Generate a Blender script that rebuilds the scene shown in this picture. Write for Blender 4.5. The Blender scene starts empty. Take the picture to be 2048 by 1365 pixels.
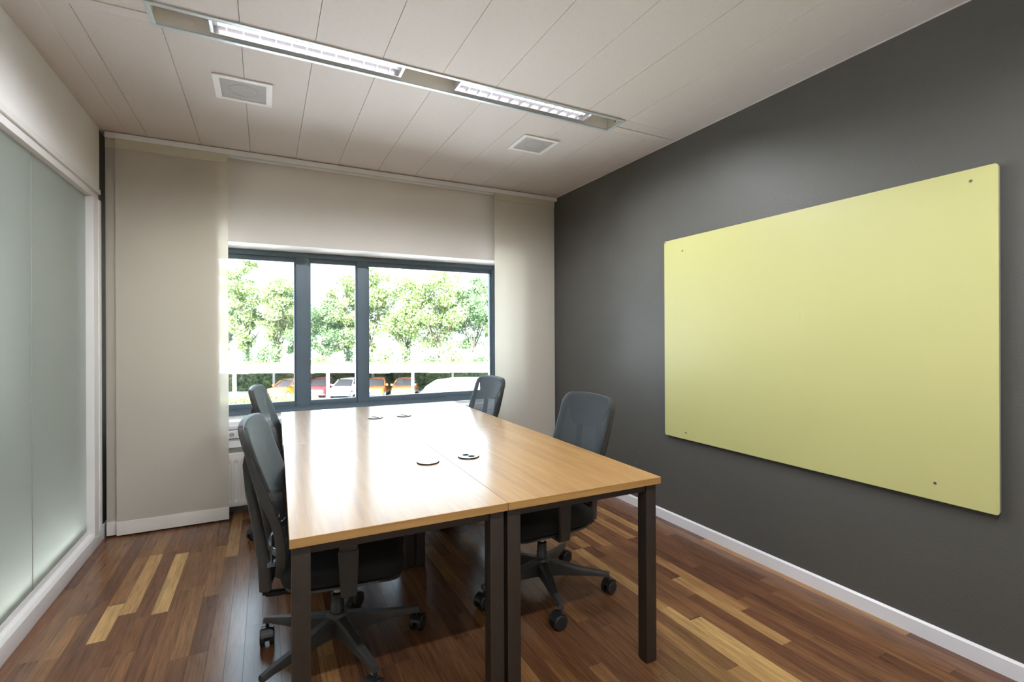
import bpy, bmesh, math, random
from mathutils import Vector, Matrix
random.seed(7)
SC = bpy.context.scene
COL = SC.collection
R = math.radians

# ------------------------------------------------------------------ camera
YAW, ROLL, FPX, CY, EYE = R(26.9), R(-0.24), 970.2, 672.0, 1.30
_D = Vector((math.sin(YAW), math.cos(YAW), 0))
_R0 = Vector((math.cos(YAW), -math.sin(YAW), 0))
_Z = Vector((0, 0, 1))
_R = _R0*math.cos(ROLL) + _Z*math.sin(ROLL)
_U = _Z*math.cos(ROLL) - _R0*math.sin(ROLL)
cd = bpy.data.cameras.new('camera'); cam = bpy.data.objects.new('camera', cd); COL.objects.link(cam)
m = Matrix.Identity(4)
for i in range(3):
    m[i][0] = _R[i]; m[i][1] = _U[i]; m[i][2] = -_D[i]; m[i][3] = (0, 0, EYE)[i]
cam.matrix_world = m
cd.sensor_width = 36.0; cd.lens = FPX/2048*36.0; cd.shift_y = (CY-682.5)/2048
cd.clip_start = 0.05; cd.clip_end = 500
SC.camera = cam

# ------------------------------------------------------------------ world, sun, exposure
SC.view_settings.view_transform = 'Standard'; SC.view_settings.look = 'None'
SC.view_settings.gamma = 1.0; SC.view_settings.use_curve_mapping = False
SC.view_settings.exposure = 1.42
SKY = 2.6
w = bpy.data.worlds.new('sky'); SC.world = w; w.use_nodes = True
bg = w.node_tree.nodes['Background']; bg.inputs[0].default_value = (0.66, 0.82, 1.0, 1); bg.inputs[1].default_value = SKY
sd = bpy.data.lights.new('sun', 'SUN'); sd.energy = 30.0; sd.angle = R(1.0); sd.color = (1, 0.97, 0.93)
sun = bpy.data.objects.new('sun', sd); COL.objects.link(sun)
sun.rotation_euler = Vector((-0.30, -0.62, 0.80)).to_track_quat('Z', 'Y').to_euler()
TUBE = 2.2           # visible glow of the tube
SPOT_W = 4.1         # each of the downward emitters of a lamp
CORRIDOR = 2.4      # watts of each added corridor fill light
# the window opening guides light sampling
pl = bpy.data.lights.new('window_portal', 'AREA'); pl.shape = 'RECTANGLE'; pl.size = 2.8; pl.size_y = 1.25
pl.cycles.is_portal = True
po = bpy.data.objects.new('window_portal', pl); COL.objects.link(po)
po.location = (0.66, 4.55, 1.34); po.rotation_euler = (R(-90), 0, 0)

# ------------------------------------------------------------------ materials
def new_mat(name):
    mt = bpy.data.materials.new(name); mt.use_nodes = True
    nt = mt.node_tree; b = nt.nodes['Principled BSDF']
    return mt, nt, b
def N(nt, t, **kw):
    n = nt.nodes.new(t)
    for k, v in kw.items():
        if hasattr(n, k): setattr(n, k, v)
    return n
def L(nt, a, b): nt.links.new(a, b)
def ramp(nt, fac, stops, interp='LINEAR'):
    r = N(nt, 'ShaderNodeValToRGB'); r.color_ramp.interpolation = interp
    e = r.color_ramp.elements
    while len(e) < len(stops): e.new(0.5)
    for i, (p, c) in enumerate(stops):
        e[i].position = p; e[i].color = (*c, 1) if len(c) == 3 else c
    L(nt, fac, r.inputs[0]); return r.outputs[0]
def mixc(nt, fac, a, b, blend='MIX'):
    x = N(nt, 'ShaderNodeMix'); x.data_type = 'RGBA'; x.blend_type = blend
    if isinstance(fac, (int, float)): x.inputs[0].default_value = fac
    else: L(nt, fac, x.inputs[0])
    for k, v in ((6, a), (7, b)):
        if isinstance(v, tuple): x.inputs[k].default_value = (*v[:3], 1)
        else: L(nt, v, x.inputs[k])
    return x.outputs[2]
def noise(nt, scale, detail=3, rough=0.5, vec=None, dist=0.0):
    n = N(nt, 'ShaderNodeTexNoise'); n.inputs['Scale'].default_value = scale
    n.inputs['Detail'].default_value = detail; n.inputs['Roughness'].default_value = rough
    n.inputs['Distortion'].default_value = dist
    if vec is not None: L(nt, vec, n.inputs['Vector'])
    return n.outputs['Fac']
def coords(nt, scale=(1, 1, 1), kind='Object'):
    t = N(nt, 'ShaderNodeTexCoord'); mp = N(nt, 'ShaderNodeMapping')
    mp.inputs['Scale'].default_value = scale; L(nt, t.outputs[kind], mp.inputs[0]); return mp.outputs[0]
def bump(nt, b, h, strength=0.2, dist=0.002):
    n = N(nt, 'ShaderNodeBump'); n.inputs['Strength'].default_value = strength; n.inputs['Distance'].default_value = dist
    L(nt, h, n.inputs['Height']); L(nt, n.outputs[0], b.inputs['Normal'])
def plain(name, col, rough=0.5, metal=0.0, spec=0.5, var=0.04, vscale=6.0, bmp=0.0, bscale=200, coat=0.0):
    mt, nt, b = new_mat(name)
    v = coords(nt)
    dark = tuple(c*(1-var) for c in col); lite = tuple(min(1, c*(1+var)) for c in col)
    L(nt, ramp(nt, noise(nt, vscale, 3, 0.5, v), [(0.3, dark), (0.7, lite)]), b.inputs['Base Color'])
    b.inputs['Roughness'].default_value = rough; b.inputs['Metallic'].default_value = metal
    b.inputs['Specular IOR Level'].default_value = spec
    if coat: b.inputs['Coat Weight'].default_value = coat
    if bmp: bump(nt, b, noise(nt, bscale, 2, 0.5, v), bmp)
    return mt
def emissive(name, col, s):
    mt, nt, b = new_mat(name)
    b.inputs['Base Color'].default_value = (*col, 1)
    b.inputs['Emission Color'].default_value = (*col, 1); b.inputs['Emission Strength'].default_value = s
    return mt

M = {}
M['white_paint'] = plain('white_paint', (0.78, 0.77, 0.76), 0.6, var=0.02, vscale=2)
M['wall_white'] = plain('wall_white', (0.76, 0.73, 0.70), 0.85, var=0.03, vscale=1.5, bmp=0.05, bscale=120)
M['ceiling_tile'] = plain('ceiling_tile', (0.63, 0.58, 0.56), 0.9, var=0.02, vscale=60, bmp=0.12, bscale=500)
M['dark_void'] = plain('dark_void', (0.03, 0.028, 0.025), 0.9)
M['trim_white'] = plain('trim_white', (0.72, 0.70, 0.72), 0.35, var=0.02)
M['frame_white'] = plain('frame_white', (0.74, 0.72, 0.71), 0.4, var=0.02)
M['light_housing'] = plain('light_housing', (0.52, 0.58, 0.60), 0.35, metal=0.2, var=0.02)
M['trough_inside'] = plain('trough_inside', (0.80, 0.76, 0.70), 0.5, var=0.04)
M['louver'] = plain('louver', (0.50, 0.50, 0.54), 0.3, metal=0.5, var=0.01)
M['tube'] = emissive('tube_glow', (1.0, 0.96, 0.92), TUBE)
M['vent_grey'] = plain('vent_grey', (0.42, 0.40, 0.39), 0.7, var=0.03, bmp=0.6, bscale=700)
M['radiator'] = plain('radiator_enamel', (0.70, 0.66, 0.62), 0.35, var=0.02)
M['duct'] = plain('duct_plastic', (0.72, 0.72, 0.72), 0.4, var=0.02)
M['socket'] = plain('socket_plastic', (0.76, 0.76, 0.76), 0.3, var=0.01)
M['hole'] = plain('hole_black', (0.01, 0.01, 0.01), 0.9, spec=0.05)
M['win_frame'] = plain('window_alu', (0.085, 0.120, 0.150), 0.38, metal=0.1, var=0.05)
M['steel_black'] = plain('desk_steel', (0.030, 0.021, 0.015), 0.42, var=0.12, vscale=40, bmp=0.12, bscale=900)
M['plastic'] = plain('chair_plastic', (0.042, 0.039, 0.037), 0.42, var=0.1, vscale=30, bmp=0.08, bscale=900)
M['plastic_gloss'] = plain('chair_plastic_gloss', (0.02, 0.02, 0.022), 0.22, var=0.05)
M['chrome'] = plain('chrome', (0.75, 0.75, 0.76), 0.15, metal=1.0, var=0.02)
M['seat_fabric'] = plain('seat_fabric', (0.008, 0.008, 0.009), 0.9, var=0.2, vscale=200, bmp=0.4, bscale=900)
M['lumbar'] = plain('lumbar_band', (0.17, 0.20, 0.23), 0.25, metal=0.3, var=0.05)
M['board_edge'] = plain('board_edge', (0.45, 0.46, 0.44), 0.4, metal=0.4)
M['marker'] = plain('green_marker', (0.34, 0.58, 0.28), 0.6)
M['screw'] = plain('screw', (0.20, 0.19, 0.17), 0.35, metal=0.8)
M['ply'] = plain('cable', (0.75, 0.75, 0.76), 0.35)

def mesh_fabric():
    mt, nt, b = new_mat('mesh_fabric')
    v = coords(nt)
    ck = N(nt, 'ShaderNodeTexChecker'); ck.inputs['Scale'].default_value = 420; L(nt, v, ck.inputs[0])
    L(nt, mixc(nt, ck.outputs['Fac'], (0.016, 0.018, 0.019), (0.030, 0.034, 0.035)), b.inputs['Base Color'])
    b.inputs['Roughness'].default_value = 0.55; b.inputs['Specular IOR Level'].default_value = 0.35
    bump(nt, b, ck.outputs['Fac'], 0.15, 0.001)
    tr = N(nt, 'ShaderNodeBsdfTransparent'); mx = N(nt, 'ShaderNodeMixShader'); mx.inputs[0].default_value = 0.22
    L(nt, b.outputs[0], mx.inputs[1]); L(nt, tr.outputs[0], mx.inputs[2])
    L(nt, mx.outputs[0], nt.nodes['Material Output'].inputs[0]); return mt
M['mesh_fabric'] = mesh_fabric()

def grey_wall():
    mt, nt, b = new_mat('grey_wall')
    v = coords(nt)
    base = ramp(nt, noise(nt, 1.5, 3, 0.5, v), [(0.3, (0.080, 0.077, 0.070)), (0.7, (0.090, 0.086, 0.077))])
    sp = noise(nt, 38, 4, 0.65, v); ar = noise(nt, 1.7, 2, 0.5, v)
    mk = N(nt, 'ShaderNodeMath'); mk.operation = 'MULTIPLY'; L(nt, sp, mk.inputs[0]); L(nt, ar, mk.inputs[1])
    spots = ramp(nt, mk.outputs[0], [(0.475, (0, 0, 0)), (0.485, (1, 1, 1))])
    L(nt, mixc(nt, spots, base, (0.35, 0.34, 0.32)), b.inputs['Base Color'])
    b.inputs['Roughness'].default_value = 0.48; b.inputs['Specular IOR Level'].default_value = 0.45
    vo = N(nt, 'ShaderNodeTexNoise'); vo.inputs['Scale'].default_value = 130; vo.inputs['Detail'].default_value = 2; L(nt, v, vo.inputs['Vector'])
    bump(nt, b, vo.outputs['Fac'], 0.35, 0.003); return mt
M['grey_wall'] = grey_wall()

def board_mat():
    mt, nt, b = new_mat('yellow_board')
    v = coords(nt)
    c = ramp(nt, noise(nt, 1.2, 3, 0.5, v), [(0.3, (0.48, 0.465, 0.190)), (0.7, (0.51, 0.485, 0.205))])
    v2 = coords(nt, (1, 30, 3)); s = ramp(nt, noise(nt, 2.0, 2, 0.4, v2), [(0.70, (0, 0, 0)), (0.74, (0.25, 0.25, 0.25))])
    L(nt, mixc(nt, s, c, (0.5, 0.5, 0.2)), b.inputs['Base Color'])
    b.inputs['Roughness'].default_value = 0.38; return mt
M['board'] = board_mat()

def floor_mat():
    mt, nt, b = new_mat('walnut_floor')
    at = N(nt, 'ShaderNodeAttribute'); at.attribute_name = 'tone'; at.attribute_type = 'GEOMETRY'
    a2 = N(nt, 'ShaderNodeAttribute'); a2.attribute_name = 'shift'; a2.attribute_type = 'GEOMETRY'
    t = N(nt, 'ShaderNodeTexCoord')
    cb = N(nt, 'ShaderNodeCombineXYZ'); L(nt, a2.outputs['Fac'], cb.inputs[0]); L(nt, a2.outputs['Fac'], cb.inputs[1])
    ad = N(nt, 'ShaderNodeVectorMath'); ad.operation = 'ADD'; L(nt, t.outputs['Object'], ad.inputs[0]); L(nt, cb.outputs[0], ad.inputs[1])
    mp = N(nt, 'ShaderNodeMapping'); mp.inputs['Scale'].default_value = (22, 1.6, 1); L(nt, ad.outputs[0], mp.inputs[0])
    g = noise(nt, 1.6, 6, 0.62, mp.outputs[0], 0.5)
    mp2 = N(nt, 'ShaderNodeMapping'); mp2.inputs['Scale'].default_value = (75, 3, 1); L(nt, ad.outputs[0], mp2.inputs[0])
    g2 = noise(nt, 2.0, 4, 0.6, mp2.outputs[0])
    base = ramp(nt, at.outputs['Fac'], [(0.0, (0.120, 0.049, 0.024)), (0.3, (0.160, 0.069, 0.032)), (0.6, (0.220, 0.102, 0.044)),
                                       (0.8, (0.33, 0.170, 0.068)), (1.0, (0.52, 0.32, 0.13))])
    gr = ramp(nt, g, [(0.28, (0.55, 0.52, 0.50)), (0.5, (1, 1, 1)), (0.72, (1.3, 1.25, 1.12))])
    c = mixc(nt, 0.85, base, gr, 'MULTIPLY')
    gr2 = ramp(nt, g2, [(0.32, (0.60, 0.56, 0.54)), (0.55, (1, 1, 1)), (0.75, (1.15, 1.12, 1.1))])
    L(nt, mixc(nt, 0.8, c, gr2, 'MULTIPLY'), b.inputs['Base Color'])
    rr = ramp(nt, noise(nt, 3.5, 4, 0.6, t.outputs['Object']), [(0.3, (0.20, 0.20, 0.20)), (0.7, (0.32, 0.32, 0.32))])
    b.inputs['Roughness'].default_value = 0.24; b.inputs['Specular IOR Level'].default_value = 0.6
    bump(nt, b, g2, 0.05, 0.0005); return mt
M['floor'] = floor_mat()

def desk_mat(name, axis):
    mt, nt, b = new_mat(name)
    sc = (26, 1.3, 26) if axis == 'y' else (1.6, 26, 60)
    v = coords(nt, sc)
    g = noise(nt, 1.1, 6, 0.6, v, 0.8)
    v2 = coords(nt, tuple(k*5 for k in sc)); g2 = noise(nt, 1.0, 3, 0.5, v2)
    c = ramp(nt, g, [(0.25, (0.29, 0.140, 0.034)), (0.5, (0.40, 0.210, 0.056)), (0.75, (0.47, 0.270, 0.085))])
    L(nt, mixc(nt, 0.5, c, ramp(nt, g2, [(0.3, (0.86, 0.84, 0.8)), (0.6, (1, 1, 1))]), 'MULTIPLY'), b.inputs['Base Color'])
    b.inputs['Roughness'].default_value = 0.50; b.inputs['Specular IOR Level'].default_value = 0.75
    b.inputs['Coat Weight'].default_value = 0.75; b.inputs['Coat Roughness'].default_value = 0.20
    bump(nt, b, g, 0.03, 0.001); return mt
M['desk_top'] = desk_mat('desk_wood_top', 'y'); M['desk_edge'] = desk_mat('desk_wood_edge', 'x')

def shader_mix(name, parts, bumped=None):
    mt = bpy.data.materials.new(name); mt.use_nodes = True; nt = mt.node_tree; nt.nodes.clear()
    out = N(nt, 'ShaderNodeOutputMaterial'); cur = None; tot = 0
    for typ, wt, col, rough in parts:
        s = N(nt, typ); s.inputs[0].default_value = (*col, 1)
        if rough is not None and 'Roughness' in s.inputs: s.inputs['Roughness'].default_value = rough
        if cur is None: cur, tot = s.outputs[0], wt; continue
        mx = N(nt, 'ShaderNodeMixShader'); tot += wt; mx.inputs[0].default_value = wt/tot
        L(nt, cur, mx.inputs[1]); L(nt, s.outputs[0], mx.inputs[2]); cur = mx.outputs[0]
    L(nt, cur, out.inputs[0]); return mt
M['blind'] = shader_mix('blind_cloth', [('ShaderNodeBsdfDiffuse', 0.66, (0.62, 0.57, 0.50), None),
                                       ('ShaderNodeBsdfTranslucent', 0.26, (0.66, 0.62, 0.50), None),
                                       ('ShaderNodeBsdfTransparent', 0.08, (1, 1, 1), None)])
M['blind_hem'] = plain('blind_hem', (0.66, 0.61, 0.56), 0.7, var=0.02)
M['blind_head'] = plain('blind_head', (0.52, 0.48, 0.36), 0.6, var=0.02)
M['frost'] = shader_mix('frosted_glass', [('ShaderNodeBsdfTranslucent', 0.55, (0.80, 0.84, 0.80), None),
                                         ('ShaderNodeBsdfDiffuse', 0.45, (0.24, 0.26, 0.23), None)])
def add_gloss(mt, rough, col):
    nt = mt.node_tree; out = [n for n in nt.nodes if n.type == 'OUTPUT_MATERIAL'][0]; src = out.inputs[0].links[0].from_socket
    g = N(nt, 'ShaderNodeBsdfGlossy'); g.inputs[0].default_value = (*col, 1); g.inputs['Roughness'].default_value = rough
    f = N(nt, 'ShaderNodeFresnel'); f.inputs[0].default_value = 1.5; mx = N(nt, 'ShaderNodeMixShader')
    L(nt, f.outputs[0], mx.inputs[0]); L(nt, src, mx.inputs[1]); L(nt, g.outputs[0], mx.inputs[2]); L(nt, mx.outputs[0], out.inputs[0])
add_gloss(M['frost'], 0.30, (0.95, 1.0, 1.0))
def pane_mat():
    mt = bpy.data.materials.new('window_glass'); mt.use_nodes = True; nt = mt.node_tree; nt.nodes.clear()
    out = N(nt, 'ShaderNodeOutputMaterial'); fr = N(nt, 'ShaderNodeFresnel'); fr.inputs[0].default_value = 1.45
    t = N(nt, 'ShaderNodeBsdfTransparent'); t.inputs[0].default_value = (0.94, 0.97, 0.96, 1)
    g = N(nt, 'ShaderNodeBsdfGlossy'); g.inputs['Roughness'].default_value = 0.02
    mx = N(nt, 'ShaderNodeMixShader'); L(nt, fr.outputs[0], mx.inputs[0]); L(nt, t.outputs[0], mx.inputs[1]); L(nt, g.outputs[0], mx.inputs[2])
    L(nt, mx.outputs[0], out.inputs[0]); return mt
M['pane'] = pane_mat()
def leaf_mat(name, c1, c2, tr=0.35, ns=0.9):
    mt, nt, b = new_mat(name)
    oi = N(nt, 'ShaderNodeTexCoord')
    col = ramp(nt, noise(nt, ns, 3, 0.6, oi.outputs['Object']), [(0.3, c1), (0.7, c2)])
    d = N(nt, 'ShaderNodeBsdfDiffuse'); L(nt, col, d.inputs[0])
    t = N(nt, 'ShaderNodeBsdfTranslucent'); L(nt, col, t.inputs[0])
    mx = N(nt, 'ShaderNodeMixShader'); mx.inputs[0].default_value = tr
    L(nt, d.outputs[0], mx.inputs[1]); L(nt, t.outputs[0], mx.inputs[2])
    L(nt, mx.outputs[0], nt.nodes['Material Output'].inputs[0]); return mt
M['leaf_a'] = leaf_mat('leaf_fresh', (0.15, 0.23, 0.085), (0.27, 0.32, 0.15))
M['leaf_b'] = leaf_mat('leaf_cool', (0.10, 0.18, 0.09), (0.18, 0.25, 0.13))
M['leaf_dark'] = leaf_mat('leaf_hedge', (0.025, 0.05, 0.045), (0.16, 0.20, 0.08), 0.15, 3.0)
M['leaf_y'] = leaf_mat('leaf_yellow', (0.20, 0.25, 0.08), (0.32, 0.30, 0.12))
M['bark'] = plain('bark', (0.10, 0.08, 0.06), 0.9, var=0.3, vscale=8)
M['asphalt'] = plain('asphalt', (0.17, 0.17, 0.18), 0.9, var=0.1, vscale=2)
M['pale_ground'] = plain('pale_ground', (0.66, 0.68, 0.72), 0.9, var=0.05, vscale=1)
M['sedum'] = plain('sedum_roof', (0.40, 0.38, 0.22), 0.95, var=0.25, vscale=3)
M['post_white'] = plain('post_white', (0.45, 0.45, 0.46), 0.5)
M['post_grey'] = plain('post_grey', (0.22, 0.22, 0.22), 0.5)
M['car_orange'] = plain('paint_orange', (0.42, 0.13, 0.012), 0.25, coat=1.0)
M['car_red'] = plain('paint_red', (0.26, 0.02, 0.03), 0.25, coat=1.0)
M['car_white'] = plain('paint_white', (0.62, 0.60, 0.60), 0.3, coat=1.0)
M['car_glass'] = plain('car_glass', (0.05, 0.06, 0.07), 0.08)
M['tyre'] = plain('tyre', (0.02, 0.02, 0.02), 0.8)
M['lamp_lens'] = plain('lamp_lens', (0.6, 0.6, 0.62), 0.15)
M['pale_facade'] = plain('pale_facade', (0.42, 0.42, 0.42), 0.8)
M['far_glass'] = plain('far_glass', (0.12, 0.17, 0.20), 0.2)

# ------------------------------------------------------------------ mesh helpers
def bx(bm, x0, x1, y0, y1, z0, z1, bev=0.0, seg=2, mi=0):
    c = [(x0, y0, z0), (x1, y0, z0), (x1, y1, z0), (x0, y1, z0), (x0, y0, z1), (x1, y0, z1), (x1, y1, z1), (x0, y1, z1)]
    v = [bm.verts.new(p) for p in c]
    fs = [bm.faces.new([v[i] for i in f]) for f in ((3, 2, 1, 0), (4, 5, 6, 7), (0, 1, 5, 4), (1, 2, 6, 5), (2, 3, 7, 6), (3, 0, 4, 7))]
    for f in fs: f.material_index = mi
    if bev > 0:
        es = list({e for f in fs for e in f.edges})
        r = bmesh.ops.bevel(bm, geom=es, offset=bev, segments=seg, affect='EDGES', profile=0.7)
        for f in r['faces']: f.material_index = mi
    return v
def hexa(bm, lo, hi, bev=0.0, seg=2):
    """box from two quads of four points each"""
    v = [bm.verts.new(p) for p in list(lo)+list(hi)]
    fs = [bm.faces.new([v[i] for i in f]) for f in ((3, 2, 1, 0), (4, 5, 6, 7), (0, 1, 5, 4), (1, 2, 6, 5), (2, 3, 7, 6), (3, 0, 4, 7))]
    if bev > 0:
        bmesh.ops.bevel(bm, geom=list({e for f in fs for e in f.edges}), offset=bev, segments=seg, affect='EDGES')
def prism(bm, poly, a, b, axis='y'):
    def P(p, t):
        return {'x': (t, p[0], p[1]), 'y': (p[0], t, p[1]), 'z': (p[0], p[1], t)}[axis]
    A = [bm.verts.new(P(p, a)) for p in poly]; B = [bm.verts.new(P(p, b)) for p in poly]
    n = len(poly); bm.faces.new(A); bm.faces.new(B[::-1])
    for i in range(n): bm.faces.new((A[i], B[i], B[(i+1) % n], A[(i+1) % n]))
def tube(bm, pts, rad, n=10, cap=True, flat=1.0, up=None):
    pts = [Vector(p) for p in pts]; rings = []
    if not isinstance(rad, (list, tuple)): rad = [rad]*len(pts)
    for i, p in enumerate(pts):
        d = (pts[min(i+1, len(pts)-1)]-pts[max(i-1, 0)]).normalized()
        ref = Vector(up) if up else (Vector((0, 0, 1)) if abs(d.z) < 0.9 else Vector((1, 0, 0)))
        a = d.cross(ref).normalized(); b = a.cross(d).normalized()
        rings.append([bm.verts.new(p + a*math.cos(2*math.pi*k/n)*rad[i] + b*math.sin(2*math.pi*k/n)*rad[i]*flat) for k in range(n)])
    for r0, r1 in zip(rings, rings[1:]):
        for k in range(n): bm.faces.new((r0[k], r0[(k+1) % n], r1[(k+1) % n], r1[k]))
    if cap: bm.faces.new(rings[0][::-1]); bm.faces.new(rings[-1])
def lathe(bm, prof, n=24, c=(0, 0, 0), axis='z', cap=True):
    rings = []
    for r, h in prof:
        ring = []
        for k in range(n):
            a = 2*math.pi*k/n; u, v_ = r*math.cos(a), r*math.sin(a)
            p = {'z': (u, v_, h), 'x': (h, u, v_), 'y': (u, h, v_)}[axis]
            ring.append(bm.verts.new((p[0]+c[0], p[1]+c[1], p[2]+c[2])))
        rings.append(ring)
    for r0, r1 in zip(rings, rings[1:]):
        for k in range(n): bm.faces.new((r0[k], r0[(k+1) % n], r1[(k+1) % n], r1[k]))
    if cap: bm.faces.new(rings[0][::-1]); bm.faces.new(rings[-1])
def obj(name, bm, mats, parent=None, smooth=True, loc=None, sharp=35):
    me = bpy.data.meshes.new(name)
    bmesh.ops.recalc_face_normals(bm, faces=bm.faces[:])
    bm.to_mesh(me); bm.free()
    for mt in (mats if isinstance(mats, (list, tuple)) else [mats]): me.materials.append(mt)
    if smooth:
        me.polygons.foreach_set('use_smooth', [True]*len(me.polygons))
        me.set_sharp_from_angle(angle=R(sharp))
    o = bpy.data.objects.new(name, me); COL.objects.link(o)
    if parent: o.parent = parent
    if loc: o.location = loc
    return o
def B(): return bmesh.new()
def thing(name, label, cat, loc=(0, 0, 0), rz=0.0, group=None):
    o = bpy.data.objects.new(name, None); o.empty_display_size = 0.1; COL.objects.link(o)
    o.location = loc; o.rotation_euler = (0, 0, rz); tag(o, label, cat, group); return o
def tag(o, label, cat, group=None):
    o['label'] = label; o['category'] = cat
    if group: o['group'] = group
    return o
def struct(name, bm, mats, parent=None, **kw):
    o = obj(name, bm, mats, parent, **kw)
    if parent is None: o['kind'] = 'structure'
    return o
def kids(o): return [c for c in bpy.data.objects if c.parent is o]
def copy_tree(o, parent=None):
    c = o.copy(); COL.objects.link(c)
    if parent: c.parent = parent
    for k in list(o.children): copy_tree(k, c)
    return c

# ------------------------------------------------------------------ room shell
XR, XL, YB, YW, ZC, YN = 2.51, -0.94, 4.16, 4.48, 2.634, -0.95
# floor: individual walnut strips laid as one surface
def build_floor():
    PW = 0.0668; x0 = -0.4855-PW*8
    rng = random.Random(11); bm = B()
    tone = bm.faces.layers.float.new('tone'); shift = bm.faces.layers.float.new('shift')
    # strips whose tone the photograph shows: (x, y0, y1, tone)
    fixed = [(-0.45, 2.79, 3.50, 0.99), (-0.585, 2.85, 3.545, 0.90), (-0.655, 2.646, 2.975, 0.97), (-0.655, 2.98, 3.54, 0.64),
             (-0.52, 2.50, 2.79, 0.35), (-0.52, 2.79, 3.55, 0.25), (-0.32, 3.0, 3.62, 0.45),
             (1.735, 0.7, 1.605, 1.0), (1.668, 0.95, 1.735, 0.93), (1.668, 1.735, 2.45, 0.86), (1.93, 1.30, 1.92, 0.86), (1.80, 0.6, 1.62, 0.55),
             (2.40, 0.6, 1.88, 0.42), (2.46, 1.1, 2.2, 0.80), (2.335, 0.9, 1.7, 0.50), (1.735, 1.61, 2.3, 0.5),
             (1.735, 2.45, 2.62, 0.80), (2.20, 2.48, 2.95, 0.86), (1.60, 0.4, 1.30, 0.82), (1.53, 1.2, 1.75, 0.70), (2.0, 1.0, 1.55, 0.22), (0.24, 1.85, 2.105, 0.80)]
    col = 0; x = x0-PW*4
    while x < XR+0.1:
        xa, xb = max(x, XL-0.2), min(x+PW, XR+0.1); xm = x+PW/2
        if xb > xa:
            fx = sorted([f for f in fixed if abs(f[0]-xm) < PW/2], key=lambda f: f[1])
            ys = []; y = -1.2-rng.random()*0.5
            segs = []
            while y < 4.4:
                ln = rng.choice([0.35, 0.5, 0.65, 0.8, 0.95])
                t = rng.choice([0.05, 0.15, 0.2, 0.25, 0.3, 0.35, 0.4, 0.45, 0.5, 0.55, 0.66]) if rng.random() > 0.07 else rng.choice([0.72, 0.78, 0.84])
                nxt = next((f for f in fx if f[1] >= y-1e-6), None)
                if nxt and y+ln > nxt[1]-0.1:
                    if nxt[1]-y > 0.01: segs.append((y, nxt[1], t))
                    segs.append((nxt[1], nxt[2], nxt[3])); y = nxt[2]; continue
                segs.append((y, y+ln, t)); y += ln
            for a, b_, t in segs:
                g = 0.0005
                v = [bm.verts.new(p) for p in ((xa+g, a+g, 0), (xb-g, a+g, 0), (xb-g, b_-g, 0), (xa+g, b_-g, 0))]
                f = bm.faces.new(v); f[tone] = t; f[shift] = rng.random()*40
        x += PW
    nf = len(bm.faces)
    bx(bm, XL-0.2, XR+0.1, -1.8, 5.0, -0.2, -0.001, mi=1)
    return struct('floor', bm, [M['floor'], M['dark_void']], smooth=False)
build_floor()

# ceiling of long boards with open joints, with a slot left for the light trough
TR = (-0.426, 1.987, 2.362, 2.53)         # trough in view
TR2 = (-0.426, 1.987, -0.05, 0.118)        # unseen twin behind the camera, added to light the near end
def build_ceiling():
    bm = B(); xs = [XL-0.1]; x = -0.695
    while x < XR: xs.append(x); x += 0.3
    xs.append(XR+0.1); g = 0.0010
    for a, b_ in zip(xs, xs[1:]):
        cuts = [(YN-0.1, TR2[2]), (TR2[3], TR[2]), (TR[3], YB+0.02)]
        for y0, y1 in cuts: bx(bm, a+g, b_-g, y0, y1, ZC, ZC+0.018, bev=0.0008, seg=1)
        for y0, y1 in ((TR2[2], TR2[3]), (TR[2], TR[3])):
            for lo, hi in ((a+g, min(b_-g, TR[0])), (max(a+g, TR[1]), b_-g)):
                if hi > lo+0.004: bx(bm, lo, hi, y0, y1, ZC, ZC+0.018)
    bx(bm, XL-0.1, XR+0.1, YN-0.1, YB+0.1, ZC+0.10, ZC+0.2, mi=1)
    return struct('ceiling', bm, [M['ceiling_tile'], M['dark_void']])
build_ceiling()
# cover strips running on from the trough to the walls, and the faint edge strip on the left
bm = B()
for a, b_ in ((TR[1]+0.001, XR-0.001), (XL+0.001, TR[0]-0.001)):
    bx(bm, a, b_, TR[3]-0.075, TR[3]-0.012, ZC-0.003, ZC-0.0002, bev=0.001)
bx(bm, XL+0.001, XL+0.14, YN, YB-0.25, ZC-0.0025, ZC-0.0002)
struct('trim_1', bm, M['ceiling_tile'])

bm = B(); bx(bm, XR, XR+0.2, YN-0.1, 5.0, -0.2, 2.9); struct('wall_right', bm, M['grey_wall'])
bm = B()
bx(bm, XR-0.013, XR-0.0005, YN, YB, 0.0, 0.062); hexa(bm, [(XR-0.013, YN, .062), (XR-.0005, YN, .062), (XR-.0005, YB, .062), (XR-.013, YB, .062)],
     [(XR-0.005, YN, .07), (XR-.0005, YN, .07), (XR-.0005, YB, .07), (XR-.005, YB, .07)])
struct('baseboard_right', bm, M['trim_white'])
# slim white bead where the ceiling meets the grey wall
bm = B(); bx(bm, XR-0.006, XR-0.0005, YN, YB, ZC-0.006, ZC-0.001); struct('trim_2', bm, M['ceiling_tile'])
bm = B(); bx(bm, XL-1.6, XR+0.2, YN-0.2, YN, -0.2, 2.9); struct('wall_front', bm, M['wall_white'])

# window wall
WX0, WX1, WZ0, WZ1 = -0.80, 2.075, 0.672, 2.010
bm = B()
bx(bm, XL-0.2, XR+0.2, YB, 4.62, -0.3, WZ0-0.03)
bx(bm, XL-0.2, XR+0.2, YB, 4.62, WZ1, 2.9)
bx(bm, XL-0.2, WX0, YB, 4.62, WZ0-0.03, WZ1); bx(bm, WX1, XR+0.2, YB, 4.62, WZ0-0.03, WZ1)
struct('wall_back', bm, M['wall_white'])
bm = B(); bx(bm, XL, XR-0.02, YB-0.012, YB-0.0005, 0, 0.07); struct('baseboard_back', bm, M['post_grey'])
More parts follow.
